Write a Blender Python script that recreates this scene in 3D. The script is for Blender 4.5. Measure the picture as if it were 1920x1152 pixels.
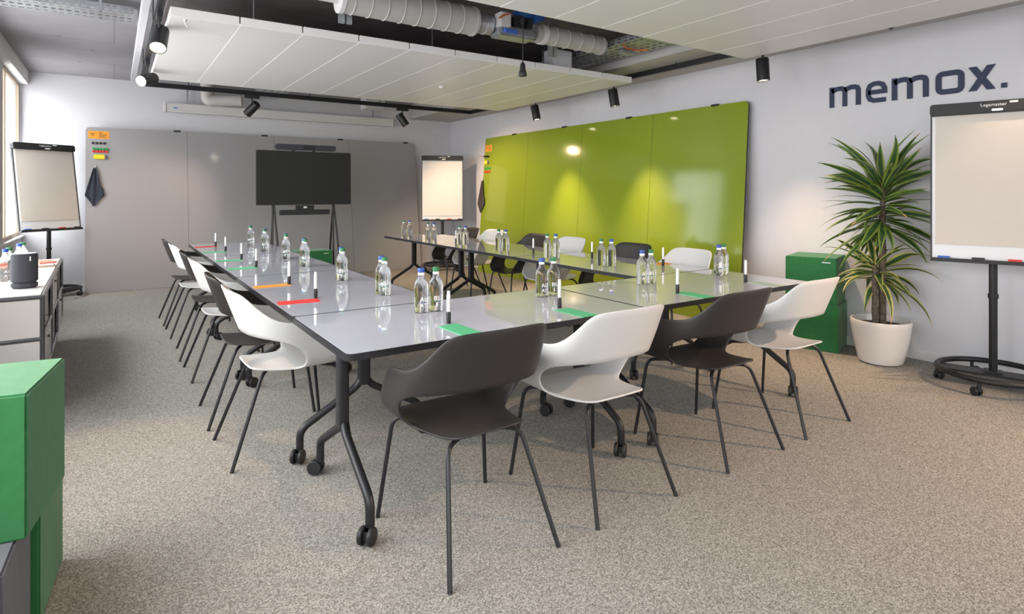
import bpy, bmesh, math, random
from mathutils import Vector, Matrix
R = math.radians
rnd = random.Random(7)
for o in list(bpy.data.objects): bpy.data.objects.remove(o)
S = bpy.context.scene
COL = S.collection

# ------------------------------------------------------------------ camera
CAMH, FPX, YAW, HORIZON = 1.326, 1101.5, 0.59512, 360.7
cam = bpy.data.cameras.new('camera'); camo = bpy.data.objects.new('camera', cam); COL.objects.link(camo)
cam.sensor_width = 36; cam.lens = 36 * FPX / 1920
cam.shift_y = -(576 - HORIZON) / 1920; cam.clip_start = .02
camo.location = (0, 0, CAMH); camo.rotation_euler = (R(90), 0, -YAW)
S.camera = camo
# ------------------------------------------------------------------ world, exposure
S.view_settings.view_transform = 'Standard'; S.view_settings.look = 'None'
S.view_settings.gamma = 1; S.view_settings.use_curve_mapping = False
S.view_settings.exposure = EXPOSURE = -0.12
W = bpy.data.worlds.new('overcast'); S.world = W; W.use_nodes = True
bg = W.node_tree.nodes['Background']; bg.inputs[1].default_value = 1.0
# overcast sky: brighter towards the zenith, dimmer ground below the horizon
wt = W.node_tree; wc = wt.nodes.new('ShaderNodeTexCoord'); ws = wt.nodes.new('ShaderNodeSeparateXYZ'); wt.links.new(wc.outputs['Generated'], ws.inputs[0])
wr = wt.nodes.new('ShaderNodeMapRange'); wr.inputs[1].default_value = -1; wr.inputs[2].default_value = 1; wt.links.new(ws.outputs[2], wr.inputs[0])
wk = wt.nodes.new('ShaderNodeValToRGB'); wt.links.new(wr.outputs[0], wk.inputs[0]); SKY = 15.6
for e_, (p_, v_) in zip([wk.color_ramp.elements[0], wk.color_ramp.elements[1], wk.color_ramp.elements.new(.49), wk.color_ramp.elements.new(.51)], ((0, .46), (1, 1), (.49, .50), (.51, .56))):
    e_.position = p_; e_.color = (v_ * .985, v_ * .965, v_, 1)
wm = wt.nodes.new('ShaderNodeVectorMath'); wm.operation = 'SCALE'; wm.inputs['Scale'].default_value = SKY; wt.links.new(wk.outputs[0], wm.inputs[0]); wt.links.new(wm.outputs[0], bg.inputs[0])
S.cycles.use_denoising = True; S.cycles.max_bounces = 12; S.cycles.diffuse_bounces = 6
S.cycles.glossy_bounces = 5; S.cycles.transmission_bounces = 8; S.cycles.transparent_max_bounces = 10
S.cycles.sample_clamp_indirect = 6.0
WINDOWS = [(9.84, 8.35), (7.25, 4.25), (3.7, 1.0), (.4, -1.9)]     # y spans along the window wall
def portal(y1, y0):
    l = bpy.data.lights.new('window_daylight', 'AREA'); l.shape = 'RECTANGLE'; l.size = y1 - y0; l.size_y = 1.95
    l.cycles.is_portal = True
    o = bpy.data.objects.new('window_daylight', l); COL.objects.link(o)
    o.location = (-1.2, (y0 + y1) / 2, 1.75); o.rotation_euler = (R(90), 0, R(-90))
for y1, y0 in WINDOWS: portal(y1, y0)
ADDED_BACKWIN = [(2.5, 4.3)]                                # x spans of the unseen back window, added to light the front chairs
for x0, x1 in ADDED_BACKWIN:
    l = bpy.data.lights.new('window_daylight', 'AREA'); l.shape = 'RECTANGLE'; l.size = x1 - x0; l.size_y = 1.95; l.cycles.is_portal = True
    o = bpy.data.objects.new('window_daylight', l); COL.objects.link(o); o.location = ((x0 + x1) / 2, -3.35, 1.75); o.rotation_euler = (R(90), 0, 0)
SPOT_W = 1.1

# ------------------------------------------------------------------ materials
def mat(name, c, rough=.5, metal=0, spec=.5, bump=0, bscale=200, var=0, vscale=8, trans=0, ior=1.45, coat=0, emit=None, estr=0, sheen=0):
    m = bpy.data.materials.new(name); m.use_nodes = True
    nt = m.node_tree; b = nt.nodes['Principled BSDF']
    b.inputs['Base Color'].default_value = (*c, 1); b.inputs['Roughness'].default_value = rough
    b.inputs['Metallic'].default_value = metal; b.inputs['Specular IOR Level'].default_value = spec
    b.inputs['Transmission Weight'].default_value = trans; b.inputs['IOR'].default_value = ior
    b.inputs['Coat Weight'].default_value = coat; b.inputs['Coat Roughness'].default_value = .03
    b.inputs['Sheen Weight'].default_value = sheen
    if emit: b.inputs['Emission Color'].default_value = (*emit, 1); b.inputs['Emission Strength'].default_value = estr
    tc = nt.nodes.new('ShaderNodeTexCoord')
    if var:
        n = nt.nodes.new('ShaderNodeTexNoise'); n.inputs['Scale'].default_value = vscale; n.inputs['Detail'].default_value = 4
        nt.links.new(tc.outputs['Object'], n.inputs['Vector'])
        r = nt.nodes.new('ShaderNodeValToRGB'); r.color_ramp.elements[0].position = .3; r.color_ramp.elements[1].position = .7
        r.color_ramp.elements[0].color = (*[x * (1 - var) for x in c], 1); r.color_ramp.elements[1].color = (*[min(1, x * (1 + var)) for x in c], 1)
        nt.links.new(n.outputs['Fac'], r.inputs['Fac']); nt.links.new(r.outputs['Color'], b.inputs['Base Color'])
    if bump:
        n = nt.nodes.new('ShaderNodeTexNoise'); n.inputs['Scale'].default_value = bscale; n.inputs['Detail'].default_value = 3
        nt.links.new(tc.outputs['Object'], n.inputs['Vector'])
        bp = nt.nodes.new('ShaderNodeBump'); bp.inputs['Strength'].default_value = bump; bp.inputs['Distance'].default_value = .002
        nt.links.new(n.outputs['Fac'], bp.inputs['Height']); nt.links.new(bp.outputs['Normal'], b.inputs['Normal'])
    return m
def carpet_mat():
    m = mat('speckled_carpet', (.3, .28, .25), .95, spec=.1)
    nt = m.node_tree; b = nt.nodes['Principled BSDF']; tc = nt.nodes['Texture Coordinate']
    v = nt.nodes.new('ShaderNodeTexVoronoi'); v.inputs['Scale'].default_value = 250; nt.links.new(tc.outputs['Object'], v.inputs['Vector'])
    n = nt.nodes.new('ShaderNodeTexNoise'); n.inputs['Scale'].default_value = 105; n.inputs['Detail'].default_value = 5; n.inputs['Roughness'].default_value = .75
    nt.links.new(tc.outputs['Object'], n.inputs['Vector'])
    sep = nt.nodes.new('ShaderNodeSeparateColor'); nt.links.new(v.outputs['Color'], sep.inputs[0])
    mx = nt.nodes.new('ShaderNodeMix'); mx.inputs[0].default_value = .5
    nt.links.new(sep.outputs[0], mx.inputs[2]); nt.links.new(n.outputs['Fac'], mx.inputs[3])
    r = nt.nodes.new('ShaderNodeValToRGB'); nt.links.new(mx.outputs[0], r.inputs['Fac'])
    r.color_ramp.elements[0].position = .2; r.color_ramp.elements[0].color = (.132, .121, .109, 1)
    r.color_ramp.elements[1].position = .78; r.color_ramp.elements[1].color = (.49, .466, .435, 1)
    e = r.color_ramp.elements.new(.5); e.color = (.284, .266, .244, 1)
    nt.links.new(r.outputs['Color'], b.inputs['Base Color'])
    bp = nt.nodes.new('ShaderNodeBump'); bp.inputs['Strength'].default_value = .5; bp.inputs['Distance'].default_value = .004
    nt.links.new(mx.outputs[0], bp.inputs['Height']); nt.links.new(bp.outputs['Normal'], b.inputs['Normal'])
    return m
def concrete_mat():
    m = mat('bare_concrete', (.29, .28, .295), .85, spec=.2, bump=.25, bscale=40, var=.1, vscale=1.7)
    nt = m.node_tree; b = nt.nodes['Principled BSDF']; tc = nt.nodes['Texture Coordinate']
    old = b.inputs['Base Color'].links[0].from_socket
    v = nt.nodes.new('ShaderNodeTexVoronoi'); v.inputs['Scale'].default_value = 2.3; v.inputs['Randomness'].default_value = 1
    nt.links.new(tc.outputs['Object'], v.inputs['Vector'])
    lt = nt.nodes.new('ShaderNodeMath'); lt.operation = 'LESS_THAN'; lt.inputs[1].default_value = .07; nt.links.new(v.outputs['Distance'], lt.inputs[0])
    br = nt.nodes.new('ShaderNodeTexBrick'); br.inputs['Scale'].default_value = 1; br.inputs['Mortar Size'].default_value = .006
    br.inputs['Brick Width'].default_value = 2.6; br.inputs['Row Height'].default_value = 1.25; nt.links.new(tc.outputs['Object'], br.inputs['Vector'])
    mxm = nt.nodes.new('ShaderNodeMath'); mxm.operation = 'MAXIMUM'; nt.links.new(lt.outputs[0], mxm.inputs[0]); nt.links.new(br.outputs['Fac'], mxm.inputs[1])
    sc = nt.nodes.new('ShaderNodeMath'); sc.operation = 'MULTIPLY'; sc.inputs[1].default_value = .55; nt.links.new(mxm.outputs[0], sc.inputs[0])
    mx = nt.nodes.new('ShaderNodeMix'); mx.data_type = 'RGBA'; mx.inputs[7].default_value = (.13, .125, .13, 1)
    nt.links.new(sc.outputs[0], mx.inputs[0]); nt.links.new(old, mx.inputs[6]); nt.links.new(mx.outputs[2], b.inputs['Base Color'])
    return m
def pane_mat():
    m = bpy.data.materials.new('window_glass'); m.use_nodes = True; nt = m.node_tree; nt.nodes.clear()
    o = nt.nodes.new('ShaderNodeOutputMaterial'); t = nt.nodes.new('ShaderNodeBsdfTransparent'); g = nt.nodes.new('ShaderNodeBsdfGlossy')
    g.inputs['Roughness'].default_value = .02; lw = nt.nodes.new('ShaderNodeLayerWeight'); pw = nt.nodes.new('ShaderNodeMath'); pw.operation = 'POWER'; pw.inputs[1].default_value = 5
    nt.links.new(lw.outputs['Facing'], pw.inputs[0]); f = nt.nodes.new('ShaderNodeMath'); f.operation = 'MULTIPLY_ADD'; f.inputs[1].default_value = .75; f.inputs[2].default_value = .03; nt.links.new(pw.outputs[0], f.inputs[0])
    t.inputs[0].default_value = (.96, .98, .97, 1)
    mx = nt.nodes.new('ShaderNodeMixShader'); nt.links.new(f.outputs[0], mx.inputs[0]); nt.links.new(t.outputs[0], mx.inputs[1]); nt.links.new(g.outputs[0], mx.inputs[2])
    nt.links.new(mx.outputs[0], o.inputs[0]); return m
M = dict(
    wall=mat('white_wall_paint', (.64, .63, .66), .9, spec=.2, bump=.15, bscale=140, var=.015),
    carpet=carpet_mat(), concrete=concrete_mat(), pane=pane_mat(),
    shaded_slab=mat('shade_toned_slab', (.19, .168, .166), .9, spec=.2, bump=.2, bscale=60, var=.2, vscale=3),  # slab above the rafts, its shade darkened into the base colour
    soffit=mat('grey_soffit', (.5, .48, .46), .9, spec=.2, bump=.1, var=.04),
    trim=mat('white_trim', (.72, .71, .71), .6),
    winframe=mat('beige_window_frame', (.42, .33, .25), .5),
    panel=mat('white_metal_panel', (.80, .785, .775), .38, spec=.45, var=.01, vscale=3),
    black=mat('black_metal', (.014, .014, .016), .42, spec=.5, bump=.05, bscale=500),
    blackpl=mat('black_plastic', (.02, .02, .022), .5),
    tube=mat('dark_powder_coat', (.018, .0175, .0205), .42, spec=.5, bump=.04, bscale=600),
    lens=mat('lit_lens', (1, .9, .75), .3, emit=(1, .86, .66), estr=22),
    steel=mat('galvanised_steel', (.5, .52, .55), .38, metal=.9, var=.12, vscale=12),
    duct=mat('grey_duct_wrap', (.46, .44, .42), .6, var=.05, vscale=5),
    ductend=mat('pale_duct_collar', (.68, .66, .66), .55),
    greyplastic=mat('pale_grey_plastic', (.55, .55, .58), .5),
    blueplastic=mat('blue_plastic', (.02, .09, .3), .4),
    orange_cable=mat('orange_cable', (.6, .14, .05), .5),
    whiteplastic=mat('white_plastic', (.64, .625, .62), .42, spec=.45, bump=.03, bscale=500),
    darkshell=mat('charcoal_shell_plastic', (.034, .029, .0285), .45, spec=.45, bump=.04, bscale=500),
    tabletop=mat('glossy_white_glass', (.52, .52, .585), .035, spec=.6, coat=.3),
    graybd=mat('grey_lacquer_board', (.345, .33, .338), .13, spec=.4),
    greenbd=mat('green_lacquer_board', (.23, .30, .025), .10, spec=.45),
    boardedge=mat('dark_board_edge', (.03, .03, .03), .5),
    screen=mat('television_screen', (.026, .0255, .025), .5, spec=.25),
    mesh=mat('dark_speaker_fabric', (.05, .05, .062), .8, bump=.4, bscale=900),
    paper=mat('flip_chart_paper', (.62, .565, .51), .85, spec=.15, bump=.35, bscale=7, var=.02, vscale=3),
    paperwhite=mat('white_chart_paper', (.74, .71, .70), .8, spec=.2, bump=.2, bscale=7),
    whiteboard=mat('white_enamel', (.76, .76, .78), .2),
    foam=mat('green_foam_felt', (.038, .19, .062), .92, spec=.15, bump=.5, bscale=700, var=.08, vscale=30, sheen=.25),
    greyfoam=mat('grey_foam_felt', (.135, .13, .15), .92, spec=.15, bump=.5, bscale=700, var=.08, vscale=30, sheen=.2),
    cabinet=mat('white_enamelled_sheet', (.60, .57, .57), .35, spec=.4),
    chrome=mat('dark_chrome_tube', (.25, .25, .28), .18, metal=1),
    inside=mat('dark_cabinet_inside', (.05, .05, .055), .6),
    glass=mat('clear_bottle', (.985, 1, .995), .0, trans=1, ior=1.33),
    bottlewhite=mat('white_bottle_print', (.9, .9, .92), .5),
    capblue=mat('blue_cap', (.02, .07, .33), .4), capgreen=mat('green_cap', (.02, .17, .06), .4),
    greenprint=mat('green_bottle_print', (.03, .2, .1), .5), blueprint=mat('blue_bottle_print', (.05, .1, .3), .5),
    penwhite=mat('silver_white_pen', (.75, .75, .77), .3, metal=.2),
    card_green=mat('green_card', (.10, .46, .22), .75, var=.03), card_red=mat('red_card', (.72, .035, .03), .75, var=.03),
    card_orange=mat('orange_card', (.8, .32, .035), .75, var=.03), card_yellow=mat('yellow_sponge', (.8, .62, .02), .8, bump=.3, bscale=300),
    red=mat('red_plastic', (.65, .03, .03), .45), green=mat('green_plastic', (.03, .3, .07), .45), blue=mat('blue_plastic_pen', (.05, .13, .5), .45),
    ink=mat('dark_print', (.12, .08, .03), .7), logo=mat('navy_wall_vinyl', (.036, .045, .085), .55, spec=.3),
    whiteprint=mat('white_print', (.8, .8, .8), .5), greyprint=mat('grey_print', (.2, .2, .22), .6),
    towel=mat('navy_microfibre', (.035, .04, .055), .95, spec=.1, bump=.6, bscale=500, sheen=.3),
    browntowel=mat('charcoal_microfibre', (.05, .042, .042), .95, spec=.1, bump=.6, bscale=500, sheen=.3),
    pot=mat('white_glazed_pot', (.80, .76, .73), .22, spec=.5), soil=mat('dark_soil', (.03, .022, .016), .95, bump=1, bscale=90, var=.4, vscale=60),
    bark=mat('grey_brown_bark', (.13, .10, .075), .9, bump=1, bscale=60, var=.45, vscale=45),
    card_pale=mat('pale_green_card', (.42, .52, .42), .4),
    brightwhite=mat('bright_joint_white', (.92, .92, .91), .6),
    salmon=mat('salmon_cover', (.62, .2, .15), .7),
    leafdark=mat('deep_green_leaf', (.045, .10, .035), .42, var=.3, vscale=9), leaflime=mat('lime_leaf_margin', (.24, .32, .05), .42, var=.25, vscale=9),
    leafpale=mat('yellow_leaf_margin', (.52, .48, .13), .45, var=.2, vscale=9), leafdry=mat('dry_leaf', (.42, .25, .12), .7, var=.3, vscale=9),
)

# ------------------------------------------------------------------ mesh builder
def fillet(pts, r, n=5):
    pts = [Vector(p) for p in pts]; out = [pts[0]]
    for a, b, c in zip(pts, pts[1:], pts[2:]):
        d1 = (a - b); d2 = (c - b); k = min(r, d1.length * .49, d2.length * .49)
        p, q = b + d1.normalized() * k, b + d2.normalized() * k
        for i in range(n + 1):
            t = i / n; out.append(p * (1 - t) ** 2 + b * 2 * t * (1 - t) + q * t * t)
    return out + [pts[-1]]
class MB:
    def __init__(s): s.v = []; s.f = []; s.m = []; s.cur = 0
    def mi(s, i): s.cur = i; return s
    def add(s, vs, fs):
        k = len(s.v); s.v += [Vector(v) for v in vs]
        for f in fs: s.f.append([k + i for i in f]); s.m.append(s.cur)
        return s
    def box(s, x0, x1, y0, y1, z0, z1):
        return s.add([(x, y, z) for x in (x0, x1) for y in (y0, y1) for z in (z0, z1)],
                     [(0, 1, 3, 2), (4, 6, 7, 5), (0, 4, 5, 1), (2, 3, 7, 6), (0, 2, 6, 4), (1, 5, 7, 3)])
    def prism(s, poly, z0, z1, cap=True):
        n = len(poly); fs = [(i, (i + 1) % n, n + (i + 1) % n, n + i) for i in range(n)]
        if cap: fs += [tuple(range(n))[::-1], tuple(range(n, 2 * n))]
        return s.add([(x, y, z0) for x, y in poly] + [(x, y, z1) for x, y in poly], fs)
    def lathe(s, prof, n=24, c=(0, 0, 0), axis=None, cap0=True, cap1=True):
        c = Vector(c); Q = Vector((0, 0, 1)).rotation_difference(Vector(axis)).to_matrix() if axis is not None else Matrix.Identity(3)
        vs = []; 
        for r, z in prof:
            for i in range(n):
                a = 2 * math.pi * i / n; vs.append(c + Q @ Vector((r * math.cos(a), r * math.sin(a), z)))
        fs = []
        for j in range(len(prof) - 1):
            for i in range(n): fs.append((j * n + i, j * n + (i + 1) % n, (j + 1) * n + (i + 1) % n, (j + 1) * n + i))
        if cap0: fs.append(tuple(range(n))[::-1])
        if cap1: fs.append(tuple(range((len(prof) - 1) * n, len(prof) * n)))
        return s.add(vs, fs)
    def cyl(s, a, b, r, n=16):
        a, b = Vector(a), Vector(b); return s.lathe([(r, 0), (r, (b - a).length)], n, a, (b - a).normalized())
    def tube(s, pts, r, n=10, closed=False, sx=1.0):
        pts = [Vector(p) for p in pts]; N = len(pts); vs = []; up = None
        rr = r if isinstance(r, (list, tuple)) else [r] * N
        for i, p in enumerate(pts):
            t = (pts[(i + 1) % N] - pts[i - 1]) if closed else (pts[min(i + 1, N - 1)] - pts[max(i - 1, 0)])
            t.normalize()
            if up is None: up = Vector((0, 0, 1)) if abs(t.z) < .9 else Vector((0, 1, 0))
            a = up.cross(t).normalized(); b = t.cross(a).normalized(); up = b
            for k in range(n):
                q = 2 * math.pi * k / n; vs.append(p + (a * math.cos(q) * sx + b * math.sin(q)) * rr[i])
        fs = []
        for j in range(N if closed else N - 1):
            for i in range(n): fs.append((j * n + i, j * n + (i + 1) % n, ((j + 1) % N) * n + (i + 1) % n, ((j + 1) % N) * n + i))
        if not closed: fs += [tuple(range(n))[::-1], tuple(range((N - 1) * n, N * n))]
        return s.add(vs, fs)
    def perf(s, o, u, v, nu, nv, hu=.6, hv=.4):            # plate with real slots
        o, u, v = Vector(o), Vector(u), Vector(v)
        for i in range(nu):
            for j in range(nv):
                P = lambda a, b: o + u * ((i + a) / nu) + v * ((j + b) / nv)
                a0, a1, b0, b1 = (1 - hu) / 2, (1 + hu) / 2, (1 - hv) / 2, (1 + hv) / 2
                s.add([P(0, 0), P(1, 0), P(1, 1), P(0, 1), P(a0, b0), P(a1, b0), P(a1, b1), P(a0, b1)],
                      [(0, 1, 5, 4), (1, 2, 6, 5), (2, 3, 7, 6), (3, 0, 4, 7)])
        return s
    def xf(s, mtx, start=0):
        for i in range(start, len(s.v)): s.v[i] = mtx @ s.v[i]
        return s
    def mesh(s, name, mats, smooth=35, bevel=0, seg=2, weld=False):
        me = bpy.data.meshes.new(name); me.from_pydata([tuple(v) for v in s.v], [], s.f)
        for m in (mats if isinstance(mats, (list, tuple)) else [mats]): me.materials.append(M[m] if isinstance(m, str) else m)
        me.polygons.foreach_set('material_index', s.m)
        bm = bmesh.new(); bm.from_mesh(me)
        if weld: bmesh.ops.remove_doubles(bm, verts=bm.verts, dist=1e-5)
        if bevel: bmesh.ops.bevel(bm, geom=[e for e in bm.edges if len(e.link_faces) == 2 and e.calc_face_angle(0) > .5], offset=bevel, segments=seg, affect='EDGES', clamp_overlap=True)
        bmesh.ops.recalc_face_normals(bm, faces=bm.faces); bm.to_mesh(me); bm.free()
        if smooth: me.shade_smooth(); me.set_sharp_from_angle(angle=R(smooth))
        return me
    def build(s, name, mats, parent=None, **k):
        return link(name, s.mesh(name, mats, **k), parent)
def link(name, me, parent=None, loc=None, rz=0):
    o = bpy.data.objects.new(name, me); COL.objects.link(o)
    if parent: o.parent = parent
    if loc is not None: o.location = loc
    if rz: o.rotation_euler.z = rz
    return o
def tag(o, label, cat, group=None):
    o['label'] = label; o['category'] = cat
    if group: o['group'] = group
    return o
def thing(name, label, cat, loc=(0, 0, 0), rz=0, group=None):
    o = bpy.data.objects.new(name, None); o.empty_display_size = .1; COL.objects.link(o)
    o.location = loc; o.rotation_euler.z = rz; return tag(o, label, cat, group)
def struct(name, mb, m, parent=None, **k):
    o = mb.build(name, m, parent, **k); o['kind'] = 'structure'; return o
def copy_tree(o, parent=None):
    c = o.copy(); COL.objects.link(c)
    if parent: c.parent = parent
    for ch in list(o.children): copy_tree(ch, c)
    return c
def place(src, used, loc, rz, label, group=None):
    o = src if not used else copy_tree(src); o.location = loc; o.rotation_euler.z = rz; o['label'] = label
    if group: o['group'] = group
    return o
def text_mesh(name, txt, size, m, depth=.0006, align='CENTER'):
    c = bpy.data.curves.new(name, 'FONT'); c.body = txt; c.size = size; c.extrude = depth; c.align_x = align; c.resolution_u = 2
    o = bpy.data.objects.new(name, c); COL.objects.link(o); dg = bpy.context.evaluated_depsgraph_get()
    me = bpy.data.meshes.new_from_object(o.evaluated_get(dg)); bpy.data.objects.remove(o); me.materials.clear(); me.materials.append(M[m]); me.name = name
    return me
def rrect(w, h, r, n=5, cx=0, cy=0, corners=(1, 1, 1, 1)):
    out = []
    for k, (sx, sy) in enumerate(((1, 1), (-1, 1), (-1, -1), (1, -1))):
        if not corners[k]: out.append((cx + sx * w / 2, cy + sy * h / 2)); continue
        for i in range(n + 1):
            a = R(90 * k + 90 * i / n); out.append((cx + sx * (w / 2 - r) + r * math.cos(a), cy + sy * (h / 2 - r) + r * math.sin(a)))
    return out
def bake(o):
    dg = bpy.context.evaluated_depsgraph_get(); me = bpy.data.meshes.new_from_object(o.evaluated_get(dg)); o.modifiers.clear(); o.data = me; return me

# ------------------------------------------------------------------ the room
XL, XR, YB, YF, ZC = -1.0, 5.29, -3.2, 9.87, 2.90
struct('floor', MB().box(XL - .4, XR + .3, YB - .3, YF + .3, -.12, 0), 'carpet', smooth=0)
struct('ceiling', MB().box(XL - .4, XR + .3, YB - .3, YF + .3, ZC, ZC + .2), 'concrete', smooth=0)
struct('wall_far', MB().box(XL - .12, XR + .3, YF, YF + .2, 0, ZC), 'wall', smooth=0)
struct('wall_green_board_side', MB().box(XR, XR + .2, YB, YF, 0, ZC), 'wall', smooth=0)
wb = MB().box(XL - .35, XR + .3, YB - .2, YB, 0, .75).box(XL - .35, XR + .3, YB - .2, YB, 2.73, ZC)
xs = [XL - .35] + [x for w in ADDED_BACKWIN for x in w] + [XR + .3]
for a, b in zip(xs[0::2], xs[1::2]): wb.box(a, b, YB - .2, YB, .75, 2.73)
struct('wall_back', wb, 'wall', smooth=0)
wl = MB(); wl.box(XL - .12, XL, YB, YF, 0, .75); wl.box(XL - .12, XL, YB, YF, 2.73, ZC)
ys = [YF] + [y for w in WINDOWS for y in w] + [YB]
for a, b in zip(ys[0::2], ys[1::2]): wl.box(XL - .12, XL, b, a, .75, 2.73)
struct('wall_window_side', wl, 'wall', smooth=0)
struct('trim_1', MB().box(XL, -.925, YB, YF, 2.73, ZC), 'trim', smooth=0)                 # downstand above the windows
struct('trim_2', MB().box(XL - .11, XL + .04, YB, YF, .75, .775), 'trim', bevel=.004)     # window sill
struct('trim_3', MB().box(4.43, XR, YB, YF, 2.65, ZC), 'soffit', smooth=0)                # boxed-in strip along the wall
struct('trim_4', MB().box(.36, 4.43, YB, 7.35, 2.875, ZC), 'shaded_slab', smooth=0)         # dark sheet on the slab, shade put into its colour
for nm, b in dict(far=(XL, XR, YF - .014, YF), back=(XL, XR, YB, YB + .014)).items():
    struct('baseboard_' + nm, MB().box(*b, 0, .075), 'trim', bevel=.003)
struct('baseboard_green_board_side', MB().box(XR - .014, XR, YB + .02, YF - .02, 0, .075), 'trim', bevel=.003)
struct('baseboard_window_side', MB().box(XL, XL + .014, YB + .02, YF - .02, 0, .075), 'trim', bevel=.003)
def window(i, loc, rz, h, c0):
    w = bpy.data.objects.new('window_%d' % i, None); COL.objects.link(w); w['kind'] = 'structure'; w.location = loc; w.rotation_euler.z = rz
    f = MB(); t = .045; H = 2.73 - .775
    f.box(-.016, .016, -h, h, 0, t); f.box(-.016, .016, -h, h, H - t, H)
    for yy in (-h + t / 2, c0, h - t / 2): f.box(-.016, .016, yy - t / 2, yy + t / 2, t, H - t)
    f.build('window_frame', 'winframe', w, bevel=.004)['kind'] = 'structure'
    for a, b in ((-h + t, c0 - t / 2), (c0 + t / 2, h - t)):
        MB().box(-.004, .004, a, b, t, H - t).build('pane', 'pane', w, smooth=0)['kind'] = 'structure'
for i, (y1, y0) in enumerate(WINDOWS): window(i + 1, (XL - .03, (y0 + y1) / 2, .775), 0, (y1 - y0) / 2, 8.66 - (y0 + y1) / 2 if i == 0 else 0)
for i, (x0, x1) in enumerate(ADDED_BACKWIN): window(i + 5, ((x0 + x1) / 2, YB - .1, .775), math.pi / 2, (x1 - x0) / 2, 0)  # unseen window, put in the back wall as extra daylight

# ------------------------------------------------------------------ ceiling rafts
X0R, PW, ZR = .303, .4292, 2.5
def raft(y0, y1, label):
    t = thing('ceiling_raft', label, 'ceiling panel', (X0R, y0, ZR), group='white metal ceiling rafts')
    L = y1 - y0; a = MB(); k = .0045
    a.box(k, PW - k, 0, L, 0, .06); me = a.mesh('panel', 'panel', bevel=.0025); sm = MB().box(-.012, .012, .004, L - .004, .0012, .012).mesh('joint_strip', 'brightwhite', smooth=0)
    for i in range(10): link('panel', me, t, (i * PW, 0, 0))
    for i in range(1, 10): link('joint_strip', sm, t, (i * PW, 0, 0))
    b = MB()
    for x in (.6, PW * 5, PW * 10 - .6):
        for y in (.45, L - .45): b.cyl((x, y, .055), (x, y, (2.875 if x < 4 else 2.65) - ZR + .01), .005, 6); b.box(x - .03, x + .03, y - .03, y + .03, .058, .075)
    b.box(-0 + .1, PW * 10 - .1, .43, .47, .06, .085).box(.1, PW * 10 - .1, L - .47, L - .43, .06, .085)
    b.build('suspension_rod', 'steel', t); return t
r1 = raft(4.49, 7.13, 'white metal ceiling raft hung beyond the duct, over the table rows')
r2 = raft(.47, 3.13, 'white metal ceiling raft overhead, on the wall lettering side of the duct')
MB().lathe([(.035, 0), (.033, -.012), (.02, -.024)], 20).build('smoke_detector', 'whiteplastic', r1).location = (2.71, 1.35, .001)
h = MB().tube([(0, 0, 0), (0, 0, -.03), (.012, 0, -.045), (.022, 0, -.035), (.02, 0, -.022)], .0022, 6); h.lathe([(.011, 0), (.008, -.01)], 10)
ho = h.build('ceiling_hook', 'steel'); ho.location = (.40, 4.56, ZR + .001); tag(ho, 'small steel hook screwed into the corner of the far ceiling raft', 'hook')

# ------------------------------------------------------------------ tracks and spotlights
XTL, XTR, YT, ZT = .262, 4.72, 8.15, 2.575
tr = thing('lighting_track', 'black lighting track hung in a loop around the white ceiling rafts', 'lighting track')
tm = lambda *b: MB().box(*b)
tm(XTL - .02, XTL + .02, -1.5, YT + .02, ZT, ZT + .055).build('rail', 'black', tr, bevel=.003)
tm(XTL + .02, XTR - .02, YT - .02, YT + .02, ZT, ZT + .055).build('rail', 'black', tr, bevel=.003)
tm(XTR - .02, XTR + .02, -1.5, YT + .02, ZT, ZT + .055).build('rail', 'black', tr, bevel=.003)
hb = MB()
for p in ((XTL, 0), (XTL, 2.4), (XTL, 5.6), (XTL, 7.6), (.75, YT), (2.2, YT), (3.2, YT), (4.2, YT)): hb.cyl((p[0], p[1], ZT + .03), (p[0], p[1], ZC if p[0] < .35 or p[1] > 7.4 else 2.875), .004, 6)
for y in (0, 1.8, 4.0, 5.6, 7.4): hb.cyl((XTR, y, ZT + .03), (XTR, y, 2.65), .004, 6)
hb.build('hanger_rod', 'black', tr)
cc = MB().box(.155, .205, -1.5, 8.0, 2.60, 2.66); cc.box(.165, .18, 1.2, 1.23, 2.66, 2.899).box(.165, .18, 6.0, 6.03, 2.66, 2.899)
tag(cc.build('cable_channel', 'greyplastic', bevel=.003), 'silver cable channel running beside the black track on the window side', 'cable channel')
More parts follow.
